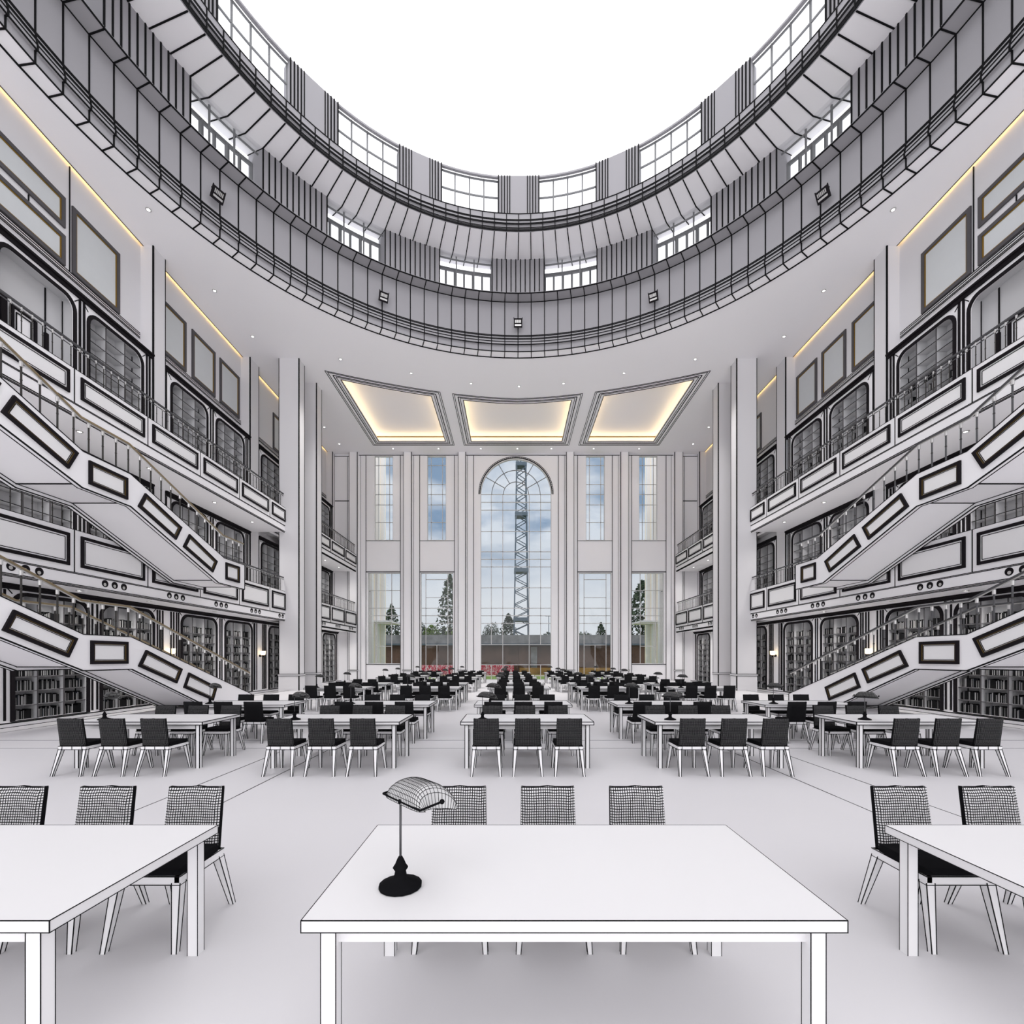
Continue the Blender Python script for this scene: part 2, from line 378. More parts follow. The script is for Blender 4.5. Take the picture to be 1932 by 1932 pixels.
# ------------------------------------------------------------------ books
def book_mesh(name, kind):
    b = MB(); b.box(-.13, .09, -.5, .5, 0, 1, 'cover' if kind != 2 else 'cover_blue')
    if kind == 1: b.box(.088, .093, -.5, -.28, .03, .97, 'spine')
    if kind == 2: b.box(.088, .093, .1, .35, .03, .97, 'spine')
    if kind == 3: b.box(.088, .093, -.34, .34, .04, .96, 'spine')
    if kind == 4: b.box(.088, .093, .2, .36, .0, 1.0, 'spine'); b.box(.088, .093, -.34, -.2, .0, 1.0, 'spine')
    return b
KB = [book_mesh('book', k) for k in range(5)]
proto_books = []
for k in range(5):
    o = KB[k].build('book'); proto_books.append(o.data); bpy.data.objects.remove(o)
allb = []
cols = [(-1.13, -.43), (-.37, .37), (.43, 1.13)]
for s in (-1, 1):
    for lv in (0, 1, 2):
        L = LV[lv]
        for k, yc in enumerate(UC):
            if lv == 2 and k == 0: continue
            if k == 5 or (lv == 1 and k == 0): continue
            n = int((L['ot']-.3-L['ob'])/PITCH)+1
            for r in range(n):
                if lv == 0 and r > 7: continue
                if lv == 1 and r > 4+(s > 0): continue
                if lv == 2 and r > 4+2*(s > 0): continue
                z = L['ob']+PITCH*r+.002
                for ci, (a, c) in enumerate(cols):
                    y = a+.02; full = .93 if lv == 0 else .72
                    while y < a+(c-a)*full*(1 if lv == 0 else random.uniform(.6, 1)):
                        if lv and random.random() < .18: y += random.uniform(.04, .12); continue
                        w = random.uniform(.030, .056); h = random.uniform(.22, .30)
                        if y+w > c: break
                        allb.append((s, lv, k, r, ci, yc+y+w/2, z, w-.003, h, random.choices(range(5), (7, 3, 1, 1, 3))[0])); y += w
def bkey(t): return (t[2], t[1], t[3], t[4])
vis = sorted([t for t in allb if t[1] == 0 and ((t[2] == 0 and t[3] <= 2) or (t[2] == 1 and t[3] == 0))], key=lambda t: (t[2], t[3], t[4], t[5]))
pick = []
for s in (-1, 1): pick += [t for t in vis if t[0] == s][:150]
pset = set(id(t) for t in pick)
cn = {-1: ('left-hand', 'middle', 'right-hand'), 1: ('right-hand', 'middle', 'left-hand')}
for s, lv, k, r, ci, y, z, w, h, kd in pick:
    o = bpy.data.objects.new('book', proto_books[kd]); COL.objects.link(o)
    o.location = (s*(LV[0]['x']+.22), y, z); o.scale = (-s, w, h)
    lab = 'dark book, %s shelf, %s column, %s ground-floor bookcase on the %s' % (('bottom', 'second', 'third')[r], cn[s][ci], ('nearest', 'second')[k], sw[s])
    tag(o, lab, 'book', lab.replace('dark book', 'dark books'))
b = MB()
for t in allb:
    if id(t) in pset: continue
    s, lv, k, r, ci, y, z, w, h, kd = t; x = s*(LV[lv]['x']+.22); src = KB[kd]
    x0, x1 = sorted((x-s*(-.13)*1, x-s*.09)); b.box(x0, x1, y-w/2, y+w/2, z, z+h, 'cover')
    if kd:
        f = x-s*.093; ya = y-w/2 if kd != 2 else y; b.box(min(f, f+s*.004), max(f, f+s*.004), ya, ya+w*.4, z+.01, z+h-.01, 'spine')
o = b.build('shelved_books'); tag(o, 'dark books filling the remaining shelves of the wall bookcases', 'books', kind='stuff')

# ------------------------------------------------------------------ pictures on the upper walls
def picture(y0, y1, z0, z1, label, group):
    x = -15.05; t = thing('picture_frame', (x, (y0+y1)/2, z0), label, 'picture', group)
    def ring(a, d0, d1, x0, x1, m, nm):
        b = MB(); b.plate([(y0+d0, z0+d0), (y1-d0, z0+d0), (y1-d0, z1-d0), (y0+d0, z1-d0)], [[(y0+d1, z0+d1), (y1-d1, z0+d1), (y1-d1, z1-d1), (y0+d1, z1-d1)]], lambda u, v, tt: (tt, u, v), x0, x1, m); b.build(nm, t)
    ring(0, 0, .13, x, x+.06, 'frame', 'outer_frame'); ring(0, .13, .17, x, x+.04, 'gold', 'gold_slip')
    b = MB(); b.box(x, x+.02, y0+.16, y1-.16, z0+.16, z1-.16, 'canvas'); b.build('canvas', t); return t
PL = [(15.59, 17.47, 14.65, 16.9, 'large square blank picture'), (12.1, 15.34, 15.9, 16.9, 'long blank picture, upper of the stacked pair'), (12.1, 15.34, 14.66, 15.65, 'long blank picture, lower of the stacked pair'),
      (19.36, 21.04, 14.67, 16.9, 'blank picture nearest the camera in the middle bay'), (21.43, 23.1, 14.67, 16.9, 'blank picture at the centre of the middle bay'), (23.47, 25.15, 14.67, 16.9, 'blank picture farthest from the camera in the middle bay'), (28.7, 30.4, 14.67, 16.9, 'blank picture half hidden behind the tall column')]
for y0, y1, z0, z1, lb in PL:
    t = picture(y0, y1, z0, z1, lb+', high on the left wall', 'pictures high on the left wall')
    mirror_thing(t, lb+', high on the right wall', 'pictures high on the right wall')

# ------------------------------------------------------------------ balconies
SEAM = [13.19+2.663*k for k in range(-2, 9)]
def balcony(lv, y0, y1, label):
    z_soff, z_fl, z_band, z_top, pz0, pz1 = ((3.83, 4.45, 4.20, 5.41, 4.37, 5.27), (8.65, 9.2, 9.0, 9.97, 9.19, 9.83))[lv]
    x = -12.70; t = thing('balcony', (x, (y0+y1)/2, z_soff), label, 'balcony')
    wl = .025 if y0 < 20 else .045
    b = MB(); b.box(-14.55, x-.02, y0, y1, z_soff, z_fl, 'wall'); b.build('floor_slab', t)
    b = MB(); b.box(x-.18, x, y0, y1, z_soff+.03, z_top, 'wall'); b.box(x-.2, x-.03, y0, y1, z_soff-.03, z_soff+.04, 'wall')
    for z in (z_band, z_band-.03): b.bar((x, y0, z), (x, y1, z), wl*.8)
    for z, dx in ((z_soff+.03, 0), (z_soff, -.03), (z_soff-.03, -.03)): b.bar((x+dx, y0, z), (x+dx, y1, z), wl*.8)
    b.bar((x, y0, z_top), (x, y1, z_top), wl*.6)
    ss = [s for s in SEAM if y0 < s < y1]
    for s in ss: b.bar((x, s, z_band), (x, s, z_top), wl)
    b.build('parapet', t)
    for s in SEAM:
        a = max(s+.19, y0+.01); c = min(s+2.5, y1-.01)
        if c-a < .5: continue
        b = MB(); to = lambda u, v, tt: (tt, u, v)
        b.plate([(a, pz0), (c, pz0), (c, pz1), (a, pz1)], [[(a+.085, pz0+.085), (c-.085, pz0+.085), (c-.085, pz1-.085), (a+.085, pz1-.085)]], to, x, x+.045, 'dark')
        b.box(x, x+.02, a+.08, c-.08, pz0+.08, pz1-.08, 'white')
        b.poly([(x+.02, a+.13, pz0+.13), (x+.02, c-.13, pz0+.13), (x+.02, c-.13, pz1-.13), (x+.02, a+.13, pz1-.13)], .018, 'ink', True)
        b.build('panel_moulding', t)
    zr = z_top+.79; xr = x-.09
    b = MB(); b.bar((xr, y0, zr-.03), (xr, y1, zr-.03), .06, 'gun', .05); b.bar((xr, y0, zr-.14), (xr, y1, zr-.14), .02, 'gun'); b.build('handrail', t)
    n = int((y1-y0)/.2655)
    for i in range(n):
        y = y0+.13+i*.2655; b = MB(); b.tube((xr, y, z_top), (xr, y, zr-.06), .013, n=6, m='post')
        b.ball((xr, y, z_top+.38), .02, 'post', 6, 4); p = b.build('baluster', t)
        b = MB(); b.tube((xr, y, zr-.16), (xr, y, zr-.07), .024, n=6, m='steel'); b.build('cap', p)
    if lv == 0:
        for s in SEAM:
            for d in (-.345, 0, .345):
                y = s+1.34+d
                if y0+.1 < y < y1-.1:
                    b = MB(); b.tube((x-.16, y, 4.04), (x+.012, y, 4.04), .108, n=20, m='dark'); b.tube((x-.1, y-.012, 4.01), (x+.016, y-.012, 4.01), .048, n=16, m='steel'); b.build('air_nozzle', t)
    return t
for lv, nm in ((0, 'middle'), (1, 'top')):
    for y0, y1, w in ((10.4, 25.44, 'main'), (28.45, 37.0, 'farthest')):
        lb = 'white panelled %s %s gallery balcony with metal railing on the %%s' % (w if w == 'farthest' else 'long', nm)
        t = balcony(lv, y0, y1, lb % 'left'); mirror_thing(t, lb % 'right')

# ------------------------------------------------------------------ columns
def column(y0, y1, x0, label):
    t = thing('column', (x0, y0, -.12), label, 'column')
    b = MB(); b.box(x0, -11.94, y0, y1, -.12, ZC, 'shaded_wall')
    for x, y, w in ((-11.94, y0, .05), (x0, y0, .03), (-11.94, y1, .03)): b.bar((x, y, -.1), (x, y, ZC), w)
    b.build('shaft', t)
    b = MB(); b.box(x0-.04, -11.90, y0-.04, y1+.04, .8, .9, 'shaded_wall'); b.box(x0-.02, -11.92, y0-.02, y1+.02, -.12, .8, 'shaded_wall')
    for z in (.8, .9): b.bar((x0-.04, y0-.05, z), (-11.9, y0-.05, z), .02); b.bar((-11.9, y0-.05, z), (-11.9, y1, z), .02)
    b.build('plinth', t); return t
for a, lb in (((25.44, 26.1, -13.03), 'tall square white column in front, beside the end of the %s gallery'), ((27.72, 28.45, -12.9), 'tall square white column standing just behind the front %s column')):
    t = column(*a, lb % 'left'); mirror_thing(t, lb % 'right')

# ------------------------------------------------------------------ staircases
def interp(pl, y):
    for (a, c), (d, e) in zip(pl, pl[1:]):
        if a <= y <= d: return c+(e-c)*(y-a)/(d-a)
    return pl[-1][1] if y > pl[-1][0] else pl[0][1]
def staircase(T, B, panels, rail_end, rail_m, label, far_rail, bk=.8):
    xn, xf = -10.87, -12.62; t = thing('staircase', (xn, (T[0][0]+T[-1][0])/2, B[-1][1]), label, 'staircase')
    loop = T+B[::-1]; to = lambda u, v, tt: (tt, u, v)
    for nm, xa, xb in (('parapet', xn-.12, xn), ('parapet', xf, xf+.12)):
        b = MB(); b.plate(loop, [], to, xa, xb, 'wall')
        if xb == xn:
            b.poly([(xn, y, z) for y, z in T], .02); b.poly([(xn, y, z) for y, z in B], .028)
            b.poly([(xn-.12, y, z-.003) for y, z in B], .018); b.bar((xn, *T[-1]), (xn, *B[-1]), .03)
            b.poly([(xn-.12, y, z) for y, z in T], .035, 'dark')
        else: b.poly([(xf+.12, y, z) for y, z in B], .025); b.poly([(xf, y, z) for y, z in B], .025)
        b.build(nm, t)
    b = MB(); S = [(y, z+.1) for y, z in B]; S2 = [(y, z+.3) for y, z in B]
    b.plate(S+S2[::-1], [], to, xf+.12, xn-.12, 'wall')
    for y, z in S: b.bar((xf+.12, y, z-.004), (xn-.12, y, z-.004), .03)
    b.poly([(xf+.13, y, z) for y, z in S], .025); b.poly([(xn-.13, y, z) for y, z in S], .02)
    b.build('soffit', t)
    b = MB(); y = T[0][0]
    while y < T[-1][0]-.3:
        z = interp(B, y)+.42; b.box(xf+.12, xn-.12, y, y+.36, z-.15, z, 'white'); y += .33
    b.build('steps', t)
    for P in panels:
        c = Vector((sum(p[0] for p in P)/4, sum(p[1] for p in P)/4)); P = [Vector(p) for p in P]
        def inset(d):
            r = []
            for p in P:
                e = (p-c); r.append(p-Vector((e.x/abs(e.x) if 0 else 0, 0)))
            # offset each edge inward by d
            n = len(P); res = []
            for i in range(n):
                a, q, w = P[i-1], P[i], P[(i+1) % n]; e1 = (q-a).normalized(); e2 = (w-q).normalized()
                n1 = Vector((-e1.y, e1.x)); n2 = Vector((-e2.y, e2.x))
                if n1.dot(c-q) < 0: n1 = -n1
                if n2.dot(c-q) < 0: n2 = -n2
                k = (n1+n2)/(1+n1.dot(n2)); res.append(q+k*d)
            return [(v.x, v.y) for v in res]
        b = MB(); b.plate([(p.x, p.y) for p in P], [inset(.075)], to, xn, xn+.05, 'dark'); pm = b.build('panel_moulding', t)
        b = MB(); b.plate(inset(.075), [inset(.088)], to, xn, xn+.045, 'gilt')
        b.build('gilt_edge', pm); b = MB(); b.plate(inset(.088), [], to, xn, xn+.012, 'white')
        b.poly([(xn+.015, *p) for p in inset(.115)], .012, 'ink', True); b.poly([(xn+.015, *p) for p in inset(.09)], .01, 'ink', True)
        b.build('inner_panel', pm)
    for xx, on in ((xn-.06, True), (xf+.06, far_rail)):
        if not on: continue
        R = [(y, z+.84) for y, z in T]
        if not rail_end: pass
        b = MB(); b.poly([(xx, y, z) for y, z in R], .065, rail_m, h=.045); b.poly([(xx, y, z-.03) for y, z in R], .03, 'steel'); b.build('handrail', t)
        y = 9.68-.402*3+.0
        while y < T[-1][0]-.05:
            z = interp(T, y); b = MB(); b.tube((xx, y, z), (xx, y, z+.8), .019, n=8, m=rail_m if rail_m == 'gun' else 'post')
            b.ball((xx, y, z+.4), .026, 'post', 8, 4); p = b.build('baluster', t)
            b = MB(); b.tube((xx, y, z+.68), (xx, y, z+.79), .034, n=8, m='steel'); b.build('cap', p); y += .402
    return t
U_T = [(8.2, 8.09), (9.61, 7.57), (11.47, 6.86), (12.9, 6.865), (17.1, 5.44), (18.4, 5.44)]
U_B = [(8.2, 7.1), (9.61, 6.58), (11.45, 5.96), (12.9, 5.97), (16.78, 4.48), (18.4, 4.48)]
U_P = [[(9.85, 7.33), (11.32, 6.75), (11.07, 6.27), (9.61, 6.85)], [(11.61, 6.70), (12.77, 6.70), (12.77, 6.11), (11.61, 6.11)],
       [(13.39, 6.51), (14.87, 5.94), (14.61, 5.48), (13.13, 6.05)], [(15.22, 5.82), (16.66, 5.23), (16.41, 4.79), (14.93, 5.345)],
       [(17.16, 5.30), (18.02, 5.30), (18.02, 4.67), (17.16, 4.67)], [(8.3, 7.94), (9.6, 7.43), (9.38, 6.94), (8.1, 7.44)]]
L_T = [(8.2, 3.6), (9.61, 3.06), (11.48, 2.36), (12.91, 2.365), (18.85, .335)]
L_B = [(8.2, 2.74), (9.61, 2.2), (11.47, 1.465), (12.94, 1.465), (16.35, .02), (18.85, .0)]
L_P = [[(9.85, 2.80), (11.3, 2.25), (11.07, 1.79), (9.63, 2.35)], [(11.66, 2.22), (12.78, 2.22), (12.78, 1.62), (11.66, 1.62)],
       [(13.42, 2.01), (14.89, 1.427), (14.64, .98), (13.14, 1.545)], [(15.19, 1.307), (16.64, .74), (16.43, .28), (14.95, .83)]]
for nm, T, B_, P, fr, w in (('upper', U_T, U_B, U_P, False, 'joining the middle gallery'), ('lower', L_T, L_B, L_P, True, 'rising from the hall floor')):
    for s in (-1, 1):
        t = staircase(T, B_, P, True, 'rail_warm' if s < 0 else 'gun', 'white panelled %s staircase %s on the %s' % (nm, w, sw[s]), fr)
        if s > 0: t.location.x *= -1; t.scale.x = -1

# ------------------------------------------------------------------ far wall
b = MB(); holes = []
def rect(x0, x1, z0, z1): return [(x0, z0), (x1, z0), (x1, z1), (x0, z1)]
WU = [(-11.35, -9.87), (-7.12, -5.61), (5.61, 7.12), (9.87, 11.35)]
WLo = [(-11.87, -9.27, 1.31), (-7.65, -5.04, .02), (5.04, 7.65, .02), (9.27, 11.87, 1.31)]
AR = 2.84; ASP = 14.93
archl = [(-AR, .02), (AR, .02)]+[(AR*math.cos(PI*i/40), ASP+AR*math.sin(PI*i/40)) for i in range(41)]
for x0, x1 in WU: holes.append(rect(x0, x1, 11.23, 18.0))
for x0, x1, z in WLo: holes.append(rect(x0, x1, z, 8.6))
holes.append(archl)
b.plate(rect(-15.3, 15.3, -.3, 18.9), holes, lambda u, v, t: (u, t, v), YF, YF+.35, 'wall')
FL = .05
for s in (-1, 1):
    for x0, x1 in ((12.6, 13.24), (8.31, 8.93), (4.0, 4.59)):
        a, c = sorted((s*x0, s*x1)); b.box(a, c, YF-.39, YF, 0, ZC, 'wall')
        b.bar((c if s < 0 else a, YF-.39, 0), (c if s < 0 else a, YF-.39, ZC), FL); b.bar((a if s < 0 else c, YF-.39, 0), (a if s < 0 else c, YF-.39, ZC), .03)
        b.box(a-.05, c+.05, YF-.44, YF, .75, .83, 'wall'); b.bar((a-.1, YF-.45, .83), (c+.1, YF-.45, .83), .03); b.bar((a-.1, YF-.45, .75), (c+.1, YF-.45, .75), .02)
    for x in (12.03, 9.27, 7.72, 4.93, 3.4): b.bar((s*x, YF-.01, 0), (s*x, YF-.01, 18.0), .04)
    for x in (12.45, 8.2, 3.9): b.bar((s*x, YF-.01, 0), (s*x, YF-.01, 18.0), .02)
    for x0, x1 in ((9.27, 12.03), (4.93, 7.72)):
        for z, w in ((11.18, .03), (8.68, .06)): b.bar((s*x0, YF-.015, z), (s*x1, YF-.015, z), w)
    for z in (14.37,): b.bar((s*13.3, YF-.01, z), (s*14.5, YF-.01, z), .05)
    b.bar((s*9.27, YF-.015, 1.27), (s*12.03, YF-.015, 1.27), .04)
    b.bar((s*13.3, YF-.01, 17.95), (s*14.55, YF-.01, 17.95), .04); b.bar((s*13.5, YF-.01, 0), (s*13.5, YF-.01, 17.9), .025)
b.bar((-12.6, YF-.01, 18.03), (12.6, YF-.01, 18.03), .04)
b.poly([(x, YF-.02, z) for x, z in [((AR+.05)*math.cos(PI*i/40), ASP+(AR+.05)*math.sin(PI*i/40)) for i in range(41)]], .06, 'ink')
b.poly([(x, YF-.02, z) for x, z in [((AR+.16)*math.cos(PI*i/40), ASP+(AR+.16)*math.sin(PI*i/40)) for i in range(41)]], .03, 'ink')
for i in range(0, 61):
    a = PI*i/60; b.bar(((AR+.05)*math.cos(a), YF-.02, ASP+(AR+.05)*math.sin(a)), ((AR+.16)*math.cos(a), YF-.02, ASP+(AR+.16)*math.sin(a)), .03)
struct(b, 'wall_far')
win = [0]
def window(x0, x1, z0, z1, vs, hs, extra=(), arch=False, y=None):
    win[0] += 1; yy = YF+.15; t = MB()
    w = .05
    if arch: t.poly([(x, yy, z) for x, z in archl], .09, 'mull', True)
    else: t.poly([(x, yy, z) for x, z in rect(x0, x1, z0, z1)], .09, 'mull', True)
    for v in vs:
        v = v if isinstance(v, tuple) else (v, z0, z1); t.bar((v[0], yy, v[1]), (v[0], yy, v[2]), w, 'mull')
    for h in hs:
        h = h if isinstance(h, tuple) else (h, x0, x1); t.bar((h[1], yy, h[0]), (h[2], yy, h[0]), w, 'mull')
    if arch:
        for r in (1.02, 1.95): t.poly([(r*math.cos(PI*i/30), yy, ASP+r*math.sin(PI*i/30)) for i in range(31)], .05, 'mullg')
        for d in (30, 60, 120, 150): a = math.radians(d); t.bar((1.02*math.cos(a), yy, ASP+1.02*math.sin(a)), (AR*math.cos(a), yy, ASP+AR*math.sin(a)), .05, 'mullg')
    root = struct(t, 'window_%d' % win[0])
    g = MB()
    if arch: g.plate(archl, [], lambda u, v, tt: (u, tt, v), yy+.01, yy+.02, 'glass')
    else: g.box(x0, x1, yy+.01, yy+.02, z0, z1, 'glass')
    g.build('glass_pane', root)
window(-AR, AR, .02, ASP, [(-1.98, 2.86, ASP), (-1.06, 0.02, ASP), (1.06, 0.02, ASP), (1.98, 2.86, ASP), (-1.98, .02, 1.23), (1.98, .02, 1.23)],
       [14.93, 14.31, 13.68, 11.96, 10.33, 9.72, 9.11, 7.43, 5.79, 5.18, 4.56, 2.86, 1.23, .35], arch=True)
hu = [17.27, 15.74, 14.93, 14.10, 12.68]
for k, (x0, x1) in enumerate(WU): window(x0, x1, 11.23, 18.0, [x0+.3, x1-.3], hu)
for k, (x0, x1, z) in enumerate(WLo):
    s = -1 if x0 < 0 else 1
    if k in (0, 3):
        i, o = sorted((s*10.0, s*11.25)); window(x0, x1, z, 8.6, [i, o], [7.2, 5.79, 5.18, 4.58, (2.72, i, o)])
    else:
        i, o = sorted((s*5.48, s*7.25)); m = (i+o)/2; window(x0, x1, z, 8.6, [i, o, (m, .02, 2.82)], [(8.09, i, o), (6.64, i, o), 5.79, 5.18, 4.56, (2.82, i, o)])

# ------------------------------------------------------------------ dome
def rp(r, a, z): a = math.radians(a); return (DX+r*math.sin(a), DY+r*math.cos(a), z)
A0, A1 = -180, 180
def ring(b, r0, z0, r1, z1, m='dome'):
    for k in range(int((A1-A0)/3)):
        a, c = A0+3*k, A0+3*k+3; b.add([rp(r0, a, z0), rp(r0, c, z0), rp(r1, c, z1), rp(r1, a, z1)], [(0, 1, 2, 3)], m)
def rline(b, r, z, w): b.poly([rp(r, A0+3*k, z) for k in range(int((A1-A0)/3)+1)], w)
def vline(b, r0, z0, r1, z1, w, step=3, a0=A0, a1=A1):
    a = a0
    while a <= a1+.01: b.bar(rp(r0, a, z0), rp(r1, a, z1), w); a += step
b = MB()
prof = [(14.0, ZC), (13.5, ZC), (13.5, 18.45), (13.42, 18.47), (13.42, 18.6), (13.46, 18.75), (13.5, 18.98), (13.5, 20.78), (12.9, 20.78), (12.9, 20.84), (14.3, 20.84)]
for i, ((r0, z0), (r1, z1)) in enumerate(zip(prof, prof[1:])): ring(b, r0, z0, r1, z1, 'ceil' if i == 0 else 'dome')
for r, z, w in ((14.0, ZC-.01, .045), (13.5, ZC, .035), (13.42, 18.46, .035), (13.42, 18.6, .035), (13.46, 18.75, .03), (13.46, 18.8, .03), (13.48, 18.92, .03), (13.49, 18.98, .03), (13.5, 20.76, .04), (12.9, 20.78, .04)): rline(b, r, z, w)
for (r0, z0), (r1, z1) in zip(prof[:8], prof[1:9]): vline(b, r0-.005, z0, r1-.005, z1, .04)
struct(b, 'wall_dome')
ZS = 22.56
def zso(r): return 22.56+(r-12.95)*(.41 if r > 12.95 else .09)
PIERS = [(-6+24*k, 6+24*k) for k in range(-7, 8)]
b = MB()
for a0, a1 in PIERS:
    n = 11
    for i in range(n):
        p, q = a0+(a1-a0)*i/n, a0+(a1-a0)*(i+1)/n
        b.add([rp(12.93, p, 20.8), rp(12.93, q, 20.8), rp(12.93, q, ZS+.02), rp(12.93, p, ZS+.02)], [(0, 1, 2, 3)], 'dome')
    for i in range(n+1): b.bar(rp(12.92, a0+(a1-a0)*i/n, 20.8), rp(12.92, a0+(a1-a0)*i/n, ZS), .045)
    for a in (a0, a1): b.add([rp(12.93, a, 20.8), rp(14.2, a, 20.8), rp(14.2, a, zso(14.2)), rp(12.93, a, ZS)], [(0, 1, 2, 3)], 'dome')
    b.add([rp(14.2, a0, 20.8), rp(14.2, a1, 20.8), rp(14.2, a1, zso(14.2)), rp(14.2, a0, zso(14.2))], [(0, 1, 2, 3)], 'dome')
struct(b, 'wall_dome_piers')
b = MB(); R2 = 11.2; Z2 = zso(R2)
ring(b, 14.3, zso(14.3), 12.95, ZS, 'ceil'); ring(b, 12.95, ZS, R2, Z2, 'ceil'); vline(b, 14.25, zso(14.25)-.01, 12.95, ZS-.01, .035); vline(b, 12.95, ZS-.005, R2, Z2-.005, .04)
prof = [(R2, Z2), (R2-.04, Z2+.12), (R2, Z2+.3), (R2-.06, Z2+.36), (R2-.06, Z2+.83), (R2+.3, Z2+.83)]
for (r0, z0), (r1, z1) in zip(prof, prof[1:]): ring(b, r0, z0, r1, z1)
for z, w in ((Z2, .03), (Z2+.05, .02), (Z2+.1, .02), (Z2+.15, .025), (Z2+.33, .03), (Z2+.38, .02), (Z2+.5, .03), (Z2+.55, .02), (Z2+.83, .03)): rline(b, R2-.07, z, w)
vline(b, R2-.07, Z2, R2-.07, Z2+.83, .035)
struct(b, 'ceiling_dome')
Z3 = 25.1
b = MB()
for k in range(-7, 8):
    a0, a1 = 24*k-5, 24*k+5; n = 10
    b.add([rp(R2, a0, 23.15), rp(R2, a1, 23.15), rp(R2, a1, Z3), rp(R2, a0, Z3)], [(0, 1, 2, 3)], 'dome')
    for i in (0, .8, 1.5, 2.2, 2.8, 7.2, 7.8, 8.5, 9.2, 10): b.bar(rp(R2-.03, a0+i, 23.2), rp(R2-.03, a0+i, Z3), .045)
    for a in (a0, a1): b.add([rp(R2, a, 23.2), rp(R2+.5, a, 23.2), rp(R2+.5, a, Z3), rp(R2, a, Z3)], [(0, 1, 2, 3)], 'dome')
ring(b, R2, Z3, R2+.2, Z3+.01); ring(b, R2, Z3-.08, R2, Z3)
struct(b, 'wall_lantern')
for k in range(-7, 8):
    win[0] += 1; a0, a1 = 24*k+6, 24*k+18; b = MB(); rg = 13.9
    P = lambda a, z: rp(rg, a, z)
    for z, w in ((20.95, .08), (22.42, .09), (22.52, .05)): b.poly([P(a0+i, z) for i in range(13)], w, 'mullg')
    for i in range(7): b.bar(P(a0+2*i, 20.85), P(a0+2*i, 22.45), .13 if i in (0, 2, 4, 6) else .1, 'mullg')
    for i in (4, 8): b.bar(rp(13.35, a0+i, 20.85), rp(13.35, a0+i, 22.78), .06, 'mullg')
    b.poly([rp(13.35, a0+i, 22.55) for i in range(13)], .055, 'mullg')
    root = struct(b, 'window_%d' % win[0])
    g = MB()
    for i in range(4): g.add([P(a0+3*i, 20.84), P(a0+3*i+3, 20.84), P(a0+3*i+3, zso(rg)), P(a0+3*i, zso(rg))], [(0, 1, 2, 3)], 'glass')
    g.build('glass_pane', root)
    win[0] += 1; a0, a1 = 24*k+5, 24*k+19; b = MB(); rg = R2+.25
    for z in (23.2, 24.25, Z3-.04): b.poly([P(a0+i, z) for i in range(15)], .06, 'mullg')
    for i in (0, 3.5, 7, 10.5, 14): b.bar(P(a0+i, 23.2), P(a0+i, Z3), .06, 'mullg')
    root = struct(b, 'window_%d' % win[0]); g = MB()
    for i in range(4): g.add([P(a0+3.5*i, 23.2), P(a0+3.5*i+3.5, 23.2), P(a0+3.5*i+3.5, Z3), P(a0+3.5*i, Z3)], [(0, 1, 2, 3)], 'glass')
    g.build('glass_pane', root)
# floodlights on the drum
fl = None
for k, a in enumerate((0, -30, 30, -61, 61)):
    lab = 'small black floodlight on the dome drum, ' + ('at the centre', 'left of the centre one', 'right of the centre one', 'far left at the top edge', 'far right near the top edge')[k]
    p = rp(13.2, a, 19.45)
    if fl is None:
        fl = thing('floodlight', p, lab, 'floodlight', 'floodlights on the dome drum'); ORG[fl.name] = Vector((0, 0, 0))
        h = MB(); h.box(-.22, .22, -.06, .06, -.2, .2, 'dark'); h.bar((-.22, 0, .15), (-.22, 0, .24), .03, 'dark'); h.bar((.22, 0, .15), (.22, 0, .24), .03, 'dark'); h.build('housing', fl)
        h = MB(); h.box(-.17, .17, -.07, -.058, -.13, -.06, 'steel')
        for i in range(6): h.box(-.16+i*.055, -.125+i*.055, -.07, -.058, 0, .13, 'steel')
        h.build('lens', fl)
        h = MB(); h.bar((-.2, .06, .1), (-.2, .13, .1), .03, 'dark'); h.bar((.2, .06, .1), (.2, .13, .1), .03, 'dark'); h.build('bracket', fl); o = fl
    else: o = copy_thing(fl, p, lab, 'floodlights on the dome drum')
    o.rotation_euler = (math.radians(32), 0, math.radians(-a))

# ------------------------------------------------------------------ downlights
dl = None
SPOTS = {}
def spot(x, y, z):
    k = 'low' if z < 15 else 'edge' if abs(x) > 13 or y > 36 else 'high'
    if k not in SPOTS:
        d = bpy.data.lights.new('downlight_lamp', 'SPOT'); d.energy = {'high': 800, 'edge': 60, 'low': 95}[k]; d.spot_size = math.radians({'high': 95, 'edge': 62, 'low': 150}[k]); d.spot_blend = 1; d.shadow_soft_size = .12; d.color = (1, .97, .94); SPOTS[k] = d
    o = bpy.data.objects.new('downlight_lamp', SPOTS[k]); COL.objects.link(o); o.location = (x, y, z-.05)
def downlight(x, y, z, label, group):
    global dl
    spot(x, y, z)
    if dl is None:
        dl = thing('downlight', (x, y, z-.004), label, 'ceiling light', group); ORG[dl.name] = Vector((0, 0, 0))
        h = MB(); h.lathe([(.095, .0), (.095, -.012), (.055, -.02), (.05, -.005), (.05, .0)], (0, 0, 0), 20, 'steel'); h.build('bezel', dl)
        h = MB(); h.lathe([(.049, -.010), (.049, .0)], (0, 0, 0), 16, 'lampon'); h.build('lens', dl); return dl
    return copy_thing(dl, (x, y, z-.004), label, group)
